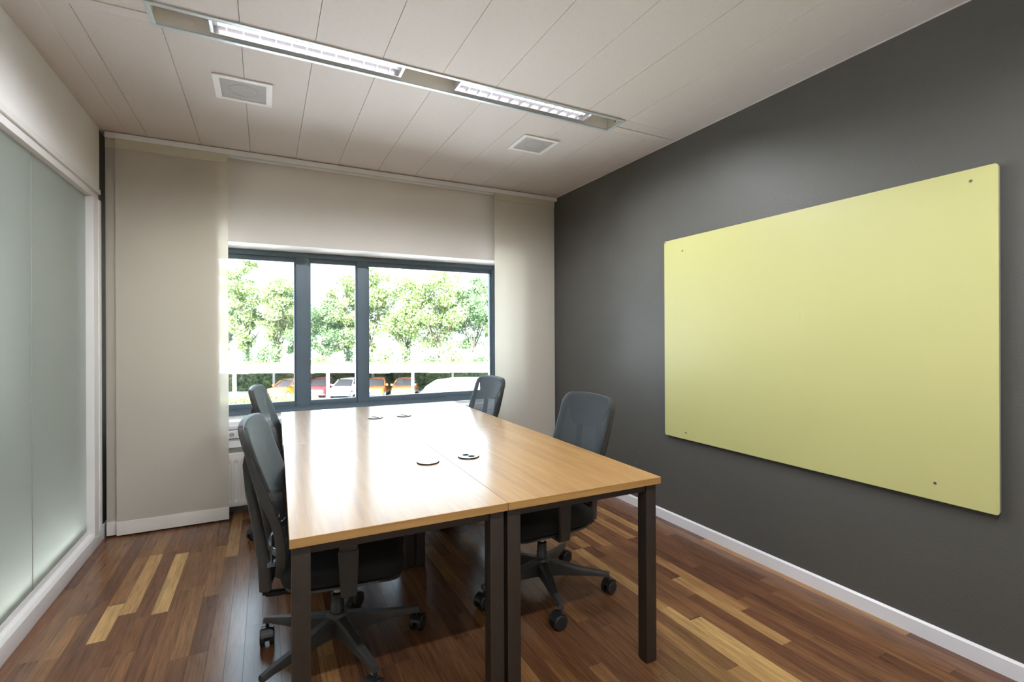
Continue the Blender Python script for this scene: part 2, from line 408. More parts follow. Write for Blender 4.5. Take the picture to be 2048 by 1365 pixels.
# window: outer frame, mullions, glazing beads, three panes, sill
fr = B()
def bar(b_, x0, x1, z0, z1, y0=YW-0.03, y1=YW+0.05, bev=0.004): bx(b_, x0, x1, y0, y1, z0, z1, bev=bev)
bar(fr, WX0, WX1, WZ1-0.045, WZ1-0.001); bar(fr, WX0, WX1, WZ0, WZ0+0.045); bar(fr, WX0, WX0+0.045, WZ0+.045, WZ1-.045); bar(fr, WX1-0.045, WX1, WZ0+.045, WZ1-.045)
for a, b_ in ((0.226, 0.329), (0.724, 0.815)): bar(fr, a, b_, WZ0+.045, WZ1-.045)
wf = struct('window_1', fr, M['win_frame'])
panes = [(WX0+.045, 0.226), (0.329, 0.724), (0.815, WX1-0.045)]
for a, b_ in panes:
    s = B(); t = 0.040; z0, z1 = WZ0+.045, WZ1-.045
    for q in ((a, b_, z1-t, z1), (a, b_, z0, z0+t), (a, a+t*0.35, z0+t, z1-t), (b_-t*0.35, b_, z0+t, z1-t)):
        bar(s, *q, y0=YW-0.012, y1=YW+0.035, bev=0.003)
    o = obj('sash', s, M['win_frame'], wf)
    p = B(); bx(p, a+t*.35-.002, b_-t*.35+.002, YW+0.008, YW+0.014, z0+t-.002, z1-t+.002); obj('pane', p, M['pane'], o, smooth=False)
# projecting lower rail of the frame
s = B(); bx(s, WX0, WX1, YW-0.065, YW-0.031, WZ0, WZ0+0.032, bev=0.008); obj('bottom_rail', s, M['win_frame'], wf)
bm = B(); bx(bm, WX0-0.1, WX1+0.1, YB-0.05, YB-0.001, WZ0-0.055, WZ0-0.028, bev=0.004); bx(bm, WX0+.001, WX1-.001, YB-0.01, YW-0.03, WZ0-0.0295, WZ0-0.004, bev=0.003)
struct('trim_3', bm, M['trim_white'])

# cable duct below the sill with sockets, and the lower board
t = thing('cable_duct', 'white wall cable duct with lid running under the window sill above the radiator', 'cable duct', (0.6, YB, 0.55))
s = B(); bx(s, -1.5, 1.86, -0.045, -0.001, 0.0, 0.062, bev=0.004); bx(s, -1.5, 1.86, -0.038, -0.001, -0.068, -0.003, bev=0.003)
obj('duct_body', s, M['duct'], t)
s = B(); bx(s, -1.5, 1.86, -0.050, -0.0455, 0.006, 0.056, bev=0.002); obj('lid', s, M['duct'], t)
def socket(x, lab):
    k = thing('wall_socket', lab, 'socket', (x, YB-0.0505, 0.581), 0, 'sockets on the cable duct')
    s = B(); bx(s, -0.028, 0.028, -0.006, 0, -0.026, 0.026, bev=0.003); obj('face_plate', s, M['socket'], k)
    s = B(); lathe(s, [(0.0205, -0.0062), (0.0195, -0.0075), (0.018, -0.0072), (0.0175, -0.0064)], 28, axis='y'); obj('rim', s, M['socket'], k)
    s = B(); lathe(s, [(0.017, -0.0066), (0.017, -0.0069)], 28, axis='y')
    obj('recess', s, M['vent_grey'], k)
    for dx in (-0.0085, 0.0085):
        s = B(); lathe(s, [(0.0028, -0.007), (0.0028, -0.0085)], 10, c=(dx, 0, 0), axis='y'); obj('pin_hole', s, M['hole'], k)
socket(-0.168, 'white wall socket on the duct, just left of the near left chair back')
socket(-0.226, 'white wall socket on the duct partly hidden at the fabric panel edge under the sill')
# small junction box and white cord behind the far left chair
k = thing('junction_box', 'small white box with cord on the duct behind the far left chair', 'junction box', (0.045, YB-0.0505, 0.53))
s = B(); bx(s, -0.035, 0.035, -0.035, 0, -0.05, 0.04, bev=0.004); obj('case', s, M['radiator'], k)
s = B(); tube(s, [(-0.035, -0.04, 0.045), (-0.02, -0.045, 0.062), (0.0, -0.047, 0.068), (0.025, -0.045, 0.066), (0.05, -0.04, 0.05)], 0.004, 8); obj('cord', s, M['ply'], k)

# radiator
def radiator():
    x0, x1, z0, z1, y0, y1 = -0.70, 1.78, 0.075, 0.445, YB-0.14, YB-0.055
    t = thing('radiator', 'low cream panel radiator with vertical grooves below the window', 'radiator', ((x0+x1)/2, (y0+y1)/2, z0))
    cx, cy = (x0+x1)/2, (y0+y1)/2
    s = B(); n = int((x1-x0)/0.0415); hx = (x1-x0)/2
    # ribbed front plate as a height field
    def d(u):  # groove depth across one module
        return 0.009*max(0.0, math.cos(u*math.pi*2))**0.6 if math.cos(u*math.pi*2) > 0 else 0.0
    cols = []; sub = 10
    zs = [0.0, 0.012, 0.045, 0.055, 0.065, 0.30, 0.312, 0.322, 0.355, 0.37]
    for i in range(n*sub+1):
        u = i/sub; xx = -hx+(x1-x0)*i/(n*sub); col = []
        for j, z in enumerate(zs):
            dd = -0.006 if j in (4, 5) else (-0.004 if j in (3, 6) else 0.0)
            cc = math.cos(2*math.pi*u)
            k = max(0.0, min(1.0, (cc+0.1)*4.0))
            yy = -0.035 - (0 if j in (0, 9) else 0.004) + (k*(-dd) if j in (3, 4, 5, 6) else 0)*2.0
            col.append(s.verts.new((xx, yy, z)))
        cols.append(col)
    for a, b_ in zip(cols, cols[1:]):
        for j in range(len(zs)-1): s.faces.new((a[j], b_[j], b_[j+1], a[j+1]))
    obj('front_plate', s, M['radiator'], t, sharp=60)
    s = B(); bx(s, -hx, hx, -0.034, -0.022, 0.0, 0.37); bx(s, -hx, hx, 0.022, 0.036, 0.0, 0.37); bx(s, -hx, hx, -0.022, 0.022, 0.02, 0.05); bx(s, -hx, hx, -0.022, 0.022, 0.31, 0.34)
    obj('body', s, M['radiator'], t)
    s = B(); bx(s, -hx-0.004, hx+0.004, -0.036, 0.036, 0.3705, 0.376, bev=0.002); obj('top_grille', s, M['radiator'], t)
    for xx in (-hx+0.3, hx-0.3):
        s = B(); bx(s, xx-0.015, xx+0.015, 0.03, 0.054, 0.05, 0.33); obj('bracket', s, M['radiator'], t)
radiator()

# left wall: painted panel above, grey return by the window, frosted glazing
bm = B()
bx(bm, XL-0.12, XL, YN, 3.93, 2.235, 2.9); bx(bm, XL-0.12, XL-0.0, YN, 3.93, -0.2, -0.001)
struct('wall_left', bm, M['white_paint'])
bm = B(); bx(bm, XL-0.2, XL-0.012, 3.931, YB+0.3, -0.2, 2.9); struct('wall_left_return', bm, M['grey_wall'])
bm = B(); bx(bm, XL-0.0115, XL+0.002, 3.935, YB-0.02, 0, 0.085, bev=0.004); struct('baseboard_left', bm, M['trim_white'])
fr = B()
bx(fr, XL-0.09, XL+0.008, YN, 3.93, 2.205, 2.2345, bev=0.003); bx(fr, XL-0.09, XL-0.004, YN, 3.93, 2.165, 2.2045, bev=0.003)     # head
bx(fr, XL-0.09, XL+0.004, 3.80, 3.93, 0.08, 2.165, bev=0.004); bx(fr, XL-0.09, XL+0.010, 3.885, 3.93, 0.082, 2.165, bev=0.004)    # jamb
bx(fr, XL-0.11, XL+0.004, YN, 3.93, 0.0, 0.078, bev=0.004)
prism(fr, [(XL-0.09, 0.079), (XL+0.002, 0.079), (XL-0.008, 0.092), (XL-0.028, 0.097), (XL-0.032, 0.118), (XL-0.09, 0.118)], YN, 3.80, 'y')
w2 = struct('window_2', fr, M['frame_white'])
for a, b_ in ((YN, 1.31), (1.314, 2.172), (2.176, 3.033), (3.037, 3.80)):
    p = B(); bx(p, XL-0.046, XL-0.036, a, b_, 0.118, 2.165); obj('frosted_pane', p, M['frost'], w2, smooth=False)
for yy in (1.312, 2.174, 3.035):
    p = B(); bx(p, XL-0.0475, XL-0.0345, yy-0.002, yy+0.002, 0.118, 2.165); obj('joint', p, M['board_edge'], w2, smooth=False)
# corridor on the other side of the frosted glazing
bm = B()
bx(bm, -2.5, -2.4, YN, 4.4, -0.2, 2.8); bx(bm, -2.4, XL-0.2, 4.3, 4.4, -0.2, 2.8); struct('wall_corridor', bm, M['wall_white'])
bm = B(); bx(bm, -2.4, XL-0.13, YN, 4.3, 2.64, 2.8); struct('ceiling_corridor', bm, M['ceiling_tile'])
bm = B(); bx(bm, -2.4, XL-0.201, YN, 4.3, -0.2, 0.0); bx(bm, XL-0.2015, XL-0.111, YN, 3.9, -0.1, 0.0); struct('floor_corridor', bm, M['pale_facade'])
for i, (yy, e, zz, pw) in enumerate(((1.0, 1.2, 2.62, 1.0), (3.0, 1.2, 2.62, 1.0))):  # unseen area lights added to brighten the frosted glazing from behind
    a = bpy.data.lights.new('corridor_fill', 'AREA'); a.shape = 'RECTANGLE'; a.size = 0.6; a.size_y = e; a.energy = CORRIDOR*pw; a.color = (0.9, 0.97, 1.0)
    ao = bpy.data.objects.new('corridor_fill', a); COL.objects.link(ao); ao.location = (-1.8, yy, zz)
a = bpy.data.lights.new('corridor_floor_fill', 'AREA'); a.shape = 'RECTANGLE'; a.size = 0.05; a.size_y = 4.2; a.energy = 24.0  # added upward strip that makes the foot of the frosted panes glow
ao = bpy.data.objects.new('corridor_floor_fill', a); COL.objects.link(ao); ao.location = (-1.10, 1.6, 0.06); ao.rotation_euler = (R(180), 0, 0)

# ------------------------------------------------------------------ light troughs with louvred lamps
def light_trough(T, labels):
    x0, x1, y0, y1 = T; cx, cy = (x0+x1)/2, (y0+y1)/2; hx, hy = (x1-x0)/2, (y1-y0)/2
    t = thing('light_trough', labels[0], 'light trough', (cx, cy, ZC))
    s = B(); f = 0.016
    for q in ((-hx-0.004, hx+0.004, -hy-0.004, -hy+f), (-hx-0.004, hx+0.004, hy-f, hy+0.004), (-hx-0.004, -hx+f, -hy+f, hy-f), (hx-f, hx+0.004, -hy+f, hy-f)):
        bx(s, *q, -0.006, 0.0, bev=0.0015)
    obj('rim', s, M['light_housing'], t)
    s = B(); k = 0.0015; zt = 0.075
    bx(s, -hx+.002, hx-.002, -hy+.002, -hy+.004, 0.0005, zt); bx(s, -hx+.002, hx-.002, hy-.004, hy-.002, 0.0005, zt)
    bx(s, -hx+.002, -hx+.004, -hy+.004, hy-.004, 0.0005, zt); bx(s, hx-.004, hx-.002, -hy+.004, hy-.004, 0.0005, zt); bx(s, -hx+.002, hx-.002, -hy+.002, hy-.002, zt, zt+.002)
    obj('recess', s, M['trough_inside'], t)
    for sx in (-1, 1):
        for zz in (0.02, 0.032, 0.044):
            s = B(); bx(s, sx*(hx-0.006)-0.001, sx*(hx-0.006)+0.001, -0.004, 0.004, zz, zz+0.006); obj('slot_hole', s, M['hole'], t)
    for (a, b_), lab in zip(((-0.210, 0.622), (0.915, 1.768)), labels[1:]):
        ly0, ly1 = y0+0.022, y0+0.116
        c = thing('louvre_lamp', lab, 'lamp', ((a+b_)/2, (ly0+ly1)/2, ZC+0.002)); h = (b_-a)/2; w_ = (ly1-ly0)/2
        s = B()
        for yy in (-w_, w_-0.002): bx(s, -h, h, yy, yy+0.002, -0.006, 0.034)
        for xx in (-h, h-0.012): bx(s, xx, xx+0.012, -w_+.002, w_-.002, -0.006, 0.030)
        bx(s, -h, h, -w_, w_, 0.052, 0.054)
        hexa(s, [(-h, -w_, .034), (h, -w_, .034), (h, -w_+.001, .034), (-h, -w_+.001, .034)], [(-h, -w_*.6, .052), (h, -w_*.6, .052), (h, -w_*.6+.001, .052), (-h, -w_*.6+.001, .052)])
        hexa(s, [(-h, w_-.001, .034), (h, w_-.001, .034), (h, w_, .034), (-h, w_, .034)], [(-h, w_*.6-.001, .052), (h, w_*.6-.001, .052), (h, w_*.6, .052), (-h, w_*.6, .052)])
        obj('reflector', s, M['louver'], c, smooth=False)
        nb = 13
        for i in range(1, nb):
            xx = -h+2*h*i/nb
            s = B(); hexa(s, [(xx-.0022, -w_+.002, -.005), (xx+.0022, -w_+.002, -.005), (xx+.0022, w_-.002, -.005), (xx-.0022, w_-.002, -.005)],
                 [(xx-.0006, -w_+.002, .012), (xx+.0006, -w_+.002, .012), (xx+.0006, w_-.002, .012), (xx-.0006, w_-.002, .012)])
            obj('louvre_blade', s, M['louver'], c, smooth=False)
        s = B(); lathe(s, [(0.007, -h+0.03), (0.007, h-0.03)], 12, c=(0, 0.012, 0.021), axis='x'); obj('tube', s, M['tube'], c)
        for i in range(8):
            q = bpy.data.lights.new('lamp_light', 'SPOT'); q.energy = SPOT_W; q.spot_size = R(168); q.spot_blend = 0.5
            q.shadow_soft_size = 0.004; q.color = (0.93, 0.965, 1.0)
            qo = bpy.data.objects.new('lamp_light', q); COL.objects.link(qo); qo.location = ((a+b_)/2-h*0.9+1.8*h*i/7, (ly0+ly1)/2, ZC-0.006)
        for sx in (-1, 1):
            s = B(); bx(s, sx*(h-0.021)-0.008, sx*(h-0.021)+0.008, -0.002, 0.022, 0.014, 0.045); obj('lamp_holder', s, M['socket'], c)
light_trough(TR, ('long grey recessed ceiling trough holding two louvred lamps',
                  'lit louvred lamp in the ceiling trough, the longer one nearer the left wall',
                  'lit louvred lamp in the ceiling trough, nearer the grey wall'))
light_trough(TR2, ('unseen twin grey ceiling trough, added for light above the near end of the room, behind the viewpoint',
                   'added lit louvred lamp in the unseen trough above the near end of the room, left one',
                   'added lit louvred lamp in the unseen trough above the near end of the room, right one'))
def diffuser(x0, x1, y0, y1, lab):
    t = thing('air_diffuser', lab, 'air vent', ((x0+x1)/2, (y0+y1)/2, ZC), 0, 'square ceiling vents'); hx, hy = (x1-x0)/2, (y1-y0)/2; f = 0.03
    s = B()
    for q in ((-hx, hx, -hy, -hy+f), (-hx, hx, hy-f, hy), (-hx, -hx+f, -hy+f, hy-f), (hx-f, hx, -hy+f, hy-f)): bx(s, *q, -0.007, -0.0005, bev=0.002)
    obj('frame', s, M['white_paint'], t)
    s = B(); bx(s, -hx+f, hx-f, -hy+f, hy-f, -0.004, -0.0006); obj('perforated_panel', s, M['vent_grey'], t)
    s = B(); lathe(s, [(0.074, -0.0042), (0.072, -0.0055), (0.062, -0.0055), (0.060, -0.0042)], 40, cap=False); obj('ring', s, M['vent_grey'], t)
diffuser(-0.240, 0.036, 2.856, 3.136, 'square white-framed ceiling vent with grey mesh, nearer the left wall')
diffuser(1.530, 1.806, 2.815, 3.080, 'square white-framed ceiling vent with grey mesh, nearer the grey wall')

# ------------------------------------------------------------------ track and fabric panels
t = thing('blind_track', 'long white ceiling track carrying the fabric panels across the window wall', 'curtain track', (0.79, 3.99, 2.628))
s = B(); bx(s, -1.712, 1.712, -0.028, 0.05, -0.037, 0.0, bev=0.002); obj('rail', s, M['frame_white'], t)
s = B(); bx(s, -1.015, 1.04, -0.030, -0.020, -0.047, -0.0375, bev=0.001); obj('carrier_strip', s, M['light_housing'], t)
for xx in (-1.4, -0.5, 0.5, 1.4):
    s = B(); bx(s, xx-0.01, xx+0.01, 0.015, 0.035, 0.0002, 0.0058); obj('hanger', s, M['frame_white'], t)
def panel(x0, x1, y, z0, lab, ztop=2.590, curl=0.0):
    cx = (x0+x1)/2; h = (x1-x0)/2
    t = thing('fabric_panel', lab, 'panel blind', (cx, y, z0), 0, 'sliding fabric panels at the window')
    s = B(); n = 24
    def yy(u, z): return 0.004*math.sin(u*5+z)*0.5 + curl*max(0, (-u-0.6))*math.sin(z*2.2)
    vs = [[s.verts.new((-h+2*h*i/n, yy(-1+2*i/n, k*0.2), 0.085+(ztop-0.055-z0-0.085)*k/12)) for k in range(13)] for i in range(n+1)]
    for i in range(n):
        for k in range(12): s.faces.new((vs[i][k], vs[i+1][k], vs[i+1][k+1], vs[i][k+1]))
    o = obj('cloth', s, M['blind'], t)
    s = B(); bx(s, -h, h, -0.005, 0.005, 0.0, 0.088, bev=0.003); obj('hem_bar', s, M['blind_hem'], t)
    s = B(); bx(s, -h, h, -0.006, 0.006, ztop-z0-0.058, ztop-z0-0.0, bev=0.002); bx(s, -h, h, -0.008, 0.006, ztop-z0-0.062, ztop-z0-0.054, bev=0.002)
    obj('head_strip', s, M['blind_head'], t)
panel(-0.868, -0.236, 3.968, 0.012, 'wide cream fabric panel hanging left of the window, frontmost of its stack')
panel(-0.924, -0.292, 3.990, 0.013, 'cream fabric panel of the left stack, middle layer, edge showing by the grey return')
panel(-0.920, -0.298, 4.012, 0.014, 'cream fabric panel of the left stack, rearmost layer behind the others')
panel(1.841, 2.472, 3.968, 0.012, 'cream fabric panel hanging right of the window against the grey wall')

# ------------------------------------------------------------------ writing board
BY0, BY1, BZ0, BZ1 = 0.805, 2.535, 0.608, 1.950
t = thing('writing_board', 'large pale yellow-green writing board screwed to the dark grey wall', 'board', (XR-0.03, (BY0+BY1)/2, BZ0))
s = B(); H = (BY1-BY0)/2
rc = 0.012; poly = []
for (cy_, cz, a0) in ((H-rc, BZ1-BZ0-rc, 0), (-H+rc, BZ1-BZ0-rc, 90), (-H+rc, rc, 180), (H-rc, rc, 270)):
    for k in range(5): a = R(a0+k*22.5); poly.append((cy_+rc*math.cos(a), cz+rc*math.sin(a)))
prism(s, poly, -0.0005, 0.0035, 'x'); obj('face', s, M['board'], t)
s = B(); prism(s, [(y*0.9985, 0.001+z*0.9985) for y, z in poly], 0.0036, 0.018, 'x'); obj('backing', s, M['board_edge'], t)
for yy in (-H+0.25, H-0.25):
    for zz in (0.2, BZ1-BZ0-0.2):
        s = B(); bx(s, 0.0181, 0.0295, yy-0.03, yy+0.03, zz-0.03, zz+0.03); obj('spacer', s, M['board_edge'], t)
for (py, pz) in ((2.37, 1.862), (2.525, 1.94), (0.886, 1.903), (2.345, 0.653), (1.004, 0.68)):
    s = B(); lathe(s, [(0.0055, -0.0022), (0.0045, -0.0035), (0.0015, -0.0036)], 14, c=(0, py-(BY0+BY1)/2, pz-BZ0), axis='x'); obj('screw', s, M['screw'], t)
s = B(); ty, tz = 1.575-(BY0+BY1)/2, 1.395-BZ0
hexa(s, [(-.0011, ty+.032, tz+.030), (-.0006, ty+.032, tz+.030), (-.0006, ty+.032, tz+.0318), (-.0011, ty+.032, tz+.0318)],
     [(-.0011, ty-.030, tz+.034), (-.0006, ty-.030, tz+.034), (-.0006, ty-.030, tz+.0358), (-.0011, ty-.030, tz+.0358)])
bx(s, -.0011, -.0006, ty-.001, ty+.0006, tz-0.032, tz+0.031); obj('marker_letter', s, M['marker'], t, smooth=False)

# ------------------------------------------------------------------ desks
DW, DR = 0.6685, R(-1.05)
def desk(ox, oy, depth, gl, label, holes=True, ang=DR):
    t = thing('desk', label, 'desk', (ox, oy, 0), ang, 'four desks pushed together')
    W = DW-0.0015
    s = B(); bx(s, 0.0, W, 0.0, depth, 0.713, 0.74, bev=0.0012, seg=1)
    for f in s.faces:
        n = f.normal; s.normal_update()
    s.normal_update()
    for f in s.faces:
        if abs(f.normal.z) < 0.5: f.material_index = 1
    obj('tabletop', s, [M['desk_top'], M['desk_edge']], t)
    L_ = 0.050; e = 0.006; ef = 0.022
    for lx in (e, W-e-L_):
        for ly in (ef, depth-ef-L_):
            s = B(); bx(s, lx, lx+L_, ly, ly+L_, 0.004, 0.7125, bev=0.003)
            lg = obj('leg', s, M['steel_black'], t)
            s = B(); bx(s, lx+.004, lx+L_-.004, ly+.004, ly+L_-.004, 0.0, 0.0038); obj('foot_cap', s, M['hole'], lg)
    for ly in (ef, depth-ef-L_):
        s = B(); bx(s, e+L_+.0005, W-e-L_-.0005, ly+0.005, ly+0.035, 0.682, 0.7125, bev=0.002); obj('end_rail', s, M['steel_black'], t)
    for lx in (e+0.012, W-e-0.042):
        s = B(); bx(s, lx, lx+0.03, ef+L_+.0005, depth-ef-L_-.0005, 0.682, 0.7125, bev=0.002); obj('side_rail', s, M['steel_black'], t)
    gx, gy = gl
    s = B(); lathe(s, [(0.049, 0.7402), (0.0495, 0.7425), (0.048, 0.7445)], 48, c=(gx, gy, 0))
    g = obj('cable_port', s, M['hole'], t)
    s = B(); lathe(s, [(0.047, 0.7446), (0.0465, 0.7455)], 48, c=(gx, gy, 0)); obj('port_cover', s, M['port'], g)
    if holes:
        for dx, dy in ((-0.008, 0.017), (0.008, -0.017)):
            s = B(); lathe(s, [(0.0155, 0.7456), (0.0155, 0.7459)], 24, c=(gx+dx, gy+dy, 0)); obj('port_hole', s, M['hole'], g)
    return t
M['port'] = plain('port_satin', (0.55, 0.55, 0.55), 0.3, metal=0.5, var=0.02)
def dloc(ox, oy, px, py):   # world -> desk frame
    c, s_ = math.cos(-DR), math.sin(-DR); dx, dy = px-ox, py-oy
    return (dx*c-dy*s_, dx*s_+dy*c)
cN, sN = math.cos(DR), math.sin(DR)
nx, ny = 0.055, 1.469; D1 = 1.2955
fx_, fy_ = nx - sN*(D1+0.003) - 0.004, ny + cN*(D1+0.003); D2 = 1.215
A2 = (nx+DW*cN, ny+DW*sN); F2 = (fx_+DW*cN+0.006*0, fy_+DW*sN)
desk(nx, ny, D1, dloc(nx, ny, 0.639, 2.088), 'near left wooden desk with black steel legs, its cable port closed', holes=False)
desk(*A2, D1, dloc(*A2, 0.835, 2.096), 'near right wooden desk with black steel legs, the corner closest to the grey wall')
desk(fx_, fy_, D2, dloc(fx_, fy_, 0.668, 3.391), 'far left wooden desk under the window, behind the near left desk')
desk(*F2, D2, dloc(*F2, 0.863, 3.382), 'far right wooden desk under the window, beside the far right chair')

# ------------------------------------------------------------------ task chair
BP = [(0.40, -0.188), (0.47, -0.182), (0.55, -0.184), (0.64, -0.204), (0.72, -0.236), (0.80, -0.266), (0.87, -0.290), (0.93, -0.308), (0.985, -0.322)]
def bprof(z):
    if z <= BP[0][0]: return BP[0][1]
    for i in range(len(BP)-1):
        (z0, x0), (z1, x1) = BP[i], BP[i+1]
        if z <= z1:
            u = (z-z0)/(z1-z0)
            xm = BP[i-1][1] if i else x0; xn = BP[i+2][1] if i+2 < len(BP) else 2*x1-x0
            return 0.5*(2*x0+(x1-xm)*u+(2*xm-5*x0+4*x1-xn)*u*u+(3*x0-xm-3*x1+xn)*u**3)
    return BP[-1][1]
def outline(n=96, sc=1.0):
    """closed outline of the backrest in (y, z)"""
    # rounded trapezoid: (corner y, corner z, radius) going round, top wider than the foot
    cs_ = [(0.210, 0.972, 0.055), (-0.210, 0.972, 0.055), (-0.195, 0.390, 0.115), (0.195, 0.390, 0.115)]
    mids = {0: (0.0, 0.988), 2: (0.0, 0.385)}
    m_ = n//8; pts = []
    for i, (y, z, r_) in enumerate(cs_):
        sy = 1 if y > 0 else -1; sz = 1 if z > 0.7 else -1; cy_, cz = y-sy*r_, z-sz*r_
        a0 = {0: 0, 1: 90, 2: 180, 3: 270}[i]
        for k in range(m_): a_ = R(a0+90*k/(m_-1)); pts.append([cy_+r_*math.cos(a_), cz+r_*math.sin(a_)])
        (y2, z2, r2) = cs_[(i+1) % 4]; s2y = 1 if y2 > 0 else -1; s2z = 1 if z2 > 0.7 else -1
        e0 = pts[-1]; a1 = {0: 90, 1: 180, 2: 270, 3: 0}[i]
        e1 = [y2-s2y*r2+r2*math.cos(R(a1)), z2-s2z*r2+r2*math.sin(R(a1))]
        for k in range(1, m_+1): u = k/(m_+1); pts.append([e0[0]+(e1[0]-e0[0])*u, e0[1]+(e1[1]-e0[1])*u])
    for p_ in pts:      # crown the top edge, belly the sides slightly
        if p_[1] > 0.9: p_[1] += 0.016*(1-(p_[0]/0.212)**2)
        v = (p_[1]-0.68)/0.30; p_[0] *= 1+0.03*(1-v*v)
    pts = [tuple(p_) for p_ in pts]
    return pts
def bpoint(y, z, off=0.0): return Vector((bprof(z)+0.35*y*y+off, y, z))
def make_chair():
    t = thing('office_chair', '', 'office chair')
    # back ring
    out = outline(); n = len(out); s = B(); rings = []
    for i, (y, z) in enumerate(out):
        cy_, cz = 0.0, 0.685; dy, dz = cy_-y, cz-z; ln = math.hypot(dy, dz); dy, dz = dy/ln, dz/ln
        # inward direction from neighbours
        (ya, za), (yb, zb) = out[i-1], out[(i+1) % n]; ty_, tz_ = yb-ya, zb-za; l = math.hypot(ty_, tz_); iy, iz = -tz_/l, ty_/l
        if iy*dy+iz*dz < 0: iy, iz = -iy, -iz
        wd = 0.032
        sec = [(0, -0.004), (0.001, -0.036), (0.007, -0.043), (wd-0.010, -0.040), (wd, -0.028), (wd, -0.008), (wd*0.5, -0.001), (0.005, 0.0)]
        dk = 0.82-0.34*max(0.0, min(1.0, (z-0.74)/0.14))
        rings.append([s.verts.new(bpoint(y+iy*a, z+iz*a, b_*dk)) for a, b_ in sec])
    for i in range(n):
        a, b_ = rings[i], rings[(i+1) % n]
        for k in range(8): s.faces.new((a[k], b_[k], b_[(k+1) % 8], a[(k+1) % 8]))
    obj('back_frame', s, M['plastic'], t, sharp=50)
    # mesh pad
    s = B(); scs = [(0.985, -0.001), (0.98, 0.006), (0.955, 0.011), (0.9, 0.013), (0.75, 0.013), (0.55, 0.013), (0.35, 0.013), (0.15, 0.013)]
    rr = []
    for sc, of in scs:
        rr.append([s.verts.new(bpoint(y*sc, 0.685+(z-0.685)*sc, of)) for y, z in out])
    for a, b_ in zip(rr, rr[1:]):
        for k in range(n): s.faces.new((a[k], a[(k+1) % n], b_[(k+1) % n], b_[k]))
    s.faces.new(rr[-1]); obj('backrest', s, M['mesh_fabric'], t, sharp=60)
    # solid upper yoke behind the mesh and the two struts that spread downwards
    s = B(); g = []
    for j in range(9):
        z = 0.815+0.145*j/8; hw = 0.09+0.095*(j/8)**0.7
        if j == 8: hw = 0.165
        g.append([[s.verts.new(bpoint(hw*(-1+2*i/10), z, o_)) for i in range(11)] for o_ in (-0.006, -0.019)])
    for a, b_ in zip(g, g[1:]):
        for sd_ in (0, 1):
            for i in range(10): s.faces.new((a[sd_][i], a[sd_][i+1], b_[sd_][i+1], b_[sd_][i]))
        for i in (0, 10): s.faces.new((a[0][i], a[1][i], b_[1][i], b_[0][i]))
    for r_ in (g[0], g[-1]):
        for i in range(10): s.faces.new((r_[0][i], r_[0][i+1], r_[1][i+1], r_[1][i]))
    obj('yoke', s, M['plastic'], t, sharp=50)
    for sg in (-1, 1):
        s = B(); pts = [(-0.308, 0.070, 0.890), (-0.316, 0.078, 0.82), (-0.304, 0.085, 0.72), (-0.278, 0.092, 0.58), (-0.256, 0.098, 0.44), (-0.252, 0.098, 0.345)]
        prev = None
        for k, (x, y, z) in enumerate(pts):
            hx_ = (0.010, 0.014, 0.016, 0.018, 0.020, 0.020)[k]; hy_ = 0.015
            ring = [s.verts.new((x+a*hx_, sg*(y)+b_*hy_, z)) for a, b_ in ((-1, -.6), (-.6, -1), (.6, -1), (1, -.6), (1, .6), (.6, 1), (-.6, 1), (-1, .6))]
            if prev: [s.faces.new((prev[i], prev[(i+1) % 8], ring[(i+1) % 8], ring[i])) for i in range(8)]
            else: s.faces.new(ring)
            prev = ring
        s.faces.new(prev[::-1]); obj('back_strut', s, M['plastic'], t, sharp=50)
    # lower bow joining the struts to the tilt mechanism
    s = B()
    tube(s, [(-0.254, 0.10, 0.350), (-0.248, 0.085, 0.325), (-0.20, 0.06, 0.312), (-0.14, 0.045, 0.318), (-0.05, 0.04, 0.34)], 0.016, 10, flat=0.75)
    tube(s, [(-0.254, -0.10, 0.350), (-0.248, -0.085, 0.325), (-0.20, -0.06, 0.312), (-0.14, -0.045, 0.318), (-0.05, -0.04, 0.34)], 0.016, 10, flat=0.75)
    bx(s, -0.264, -0.240, -0.1, 0.1, 0.325, 0.352, bev=0.006)
    obj('lower_bow', s, M['plastic_gloss'], t)
    # lumbar band with side sliders
    s = B(); pts = [(-0.262+0.30*0, -0.16, 0.50)]
    pts = []
    for k in range(17):
        a = -1+2*k/16; pts.append((-0.250+0.040*a*a, 0.165*a, 0.500+0.01*a*a))
    g = []
    for x, y, z in pts: g.append([s.verts.new((x+dx, y, z+dz)) for dx, dz in ((-.003, -.013), (.003, -.013), (.003, .013), (-.003, .013))])
    for a, b_ in zip(g, g[1:]):
        for i in range(4): s.faces.new((a[i], b_[i], b_[(i+1) % 4], a[(i+1) % 4]))
    s.faces.new(g[0]); s.faces.new(g[-1][::-1]); lb = obj('lumbar_band', s, M['lumbar'], t)
    for sg in (-1, 1):
        s = B(); bx(s, -0.232, -0.226, sg*0.098-0.022, sg*0.098+0.022, 0.44, 0.555, bev=0.004); bx(s, -0.245, -0.215, sg*0.098-0.018, sg*0.098+0.018, 0.435, 0.452, bev=0.005)
        obj('slider', s, M['lumbar'], lb)
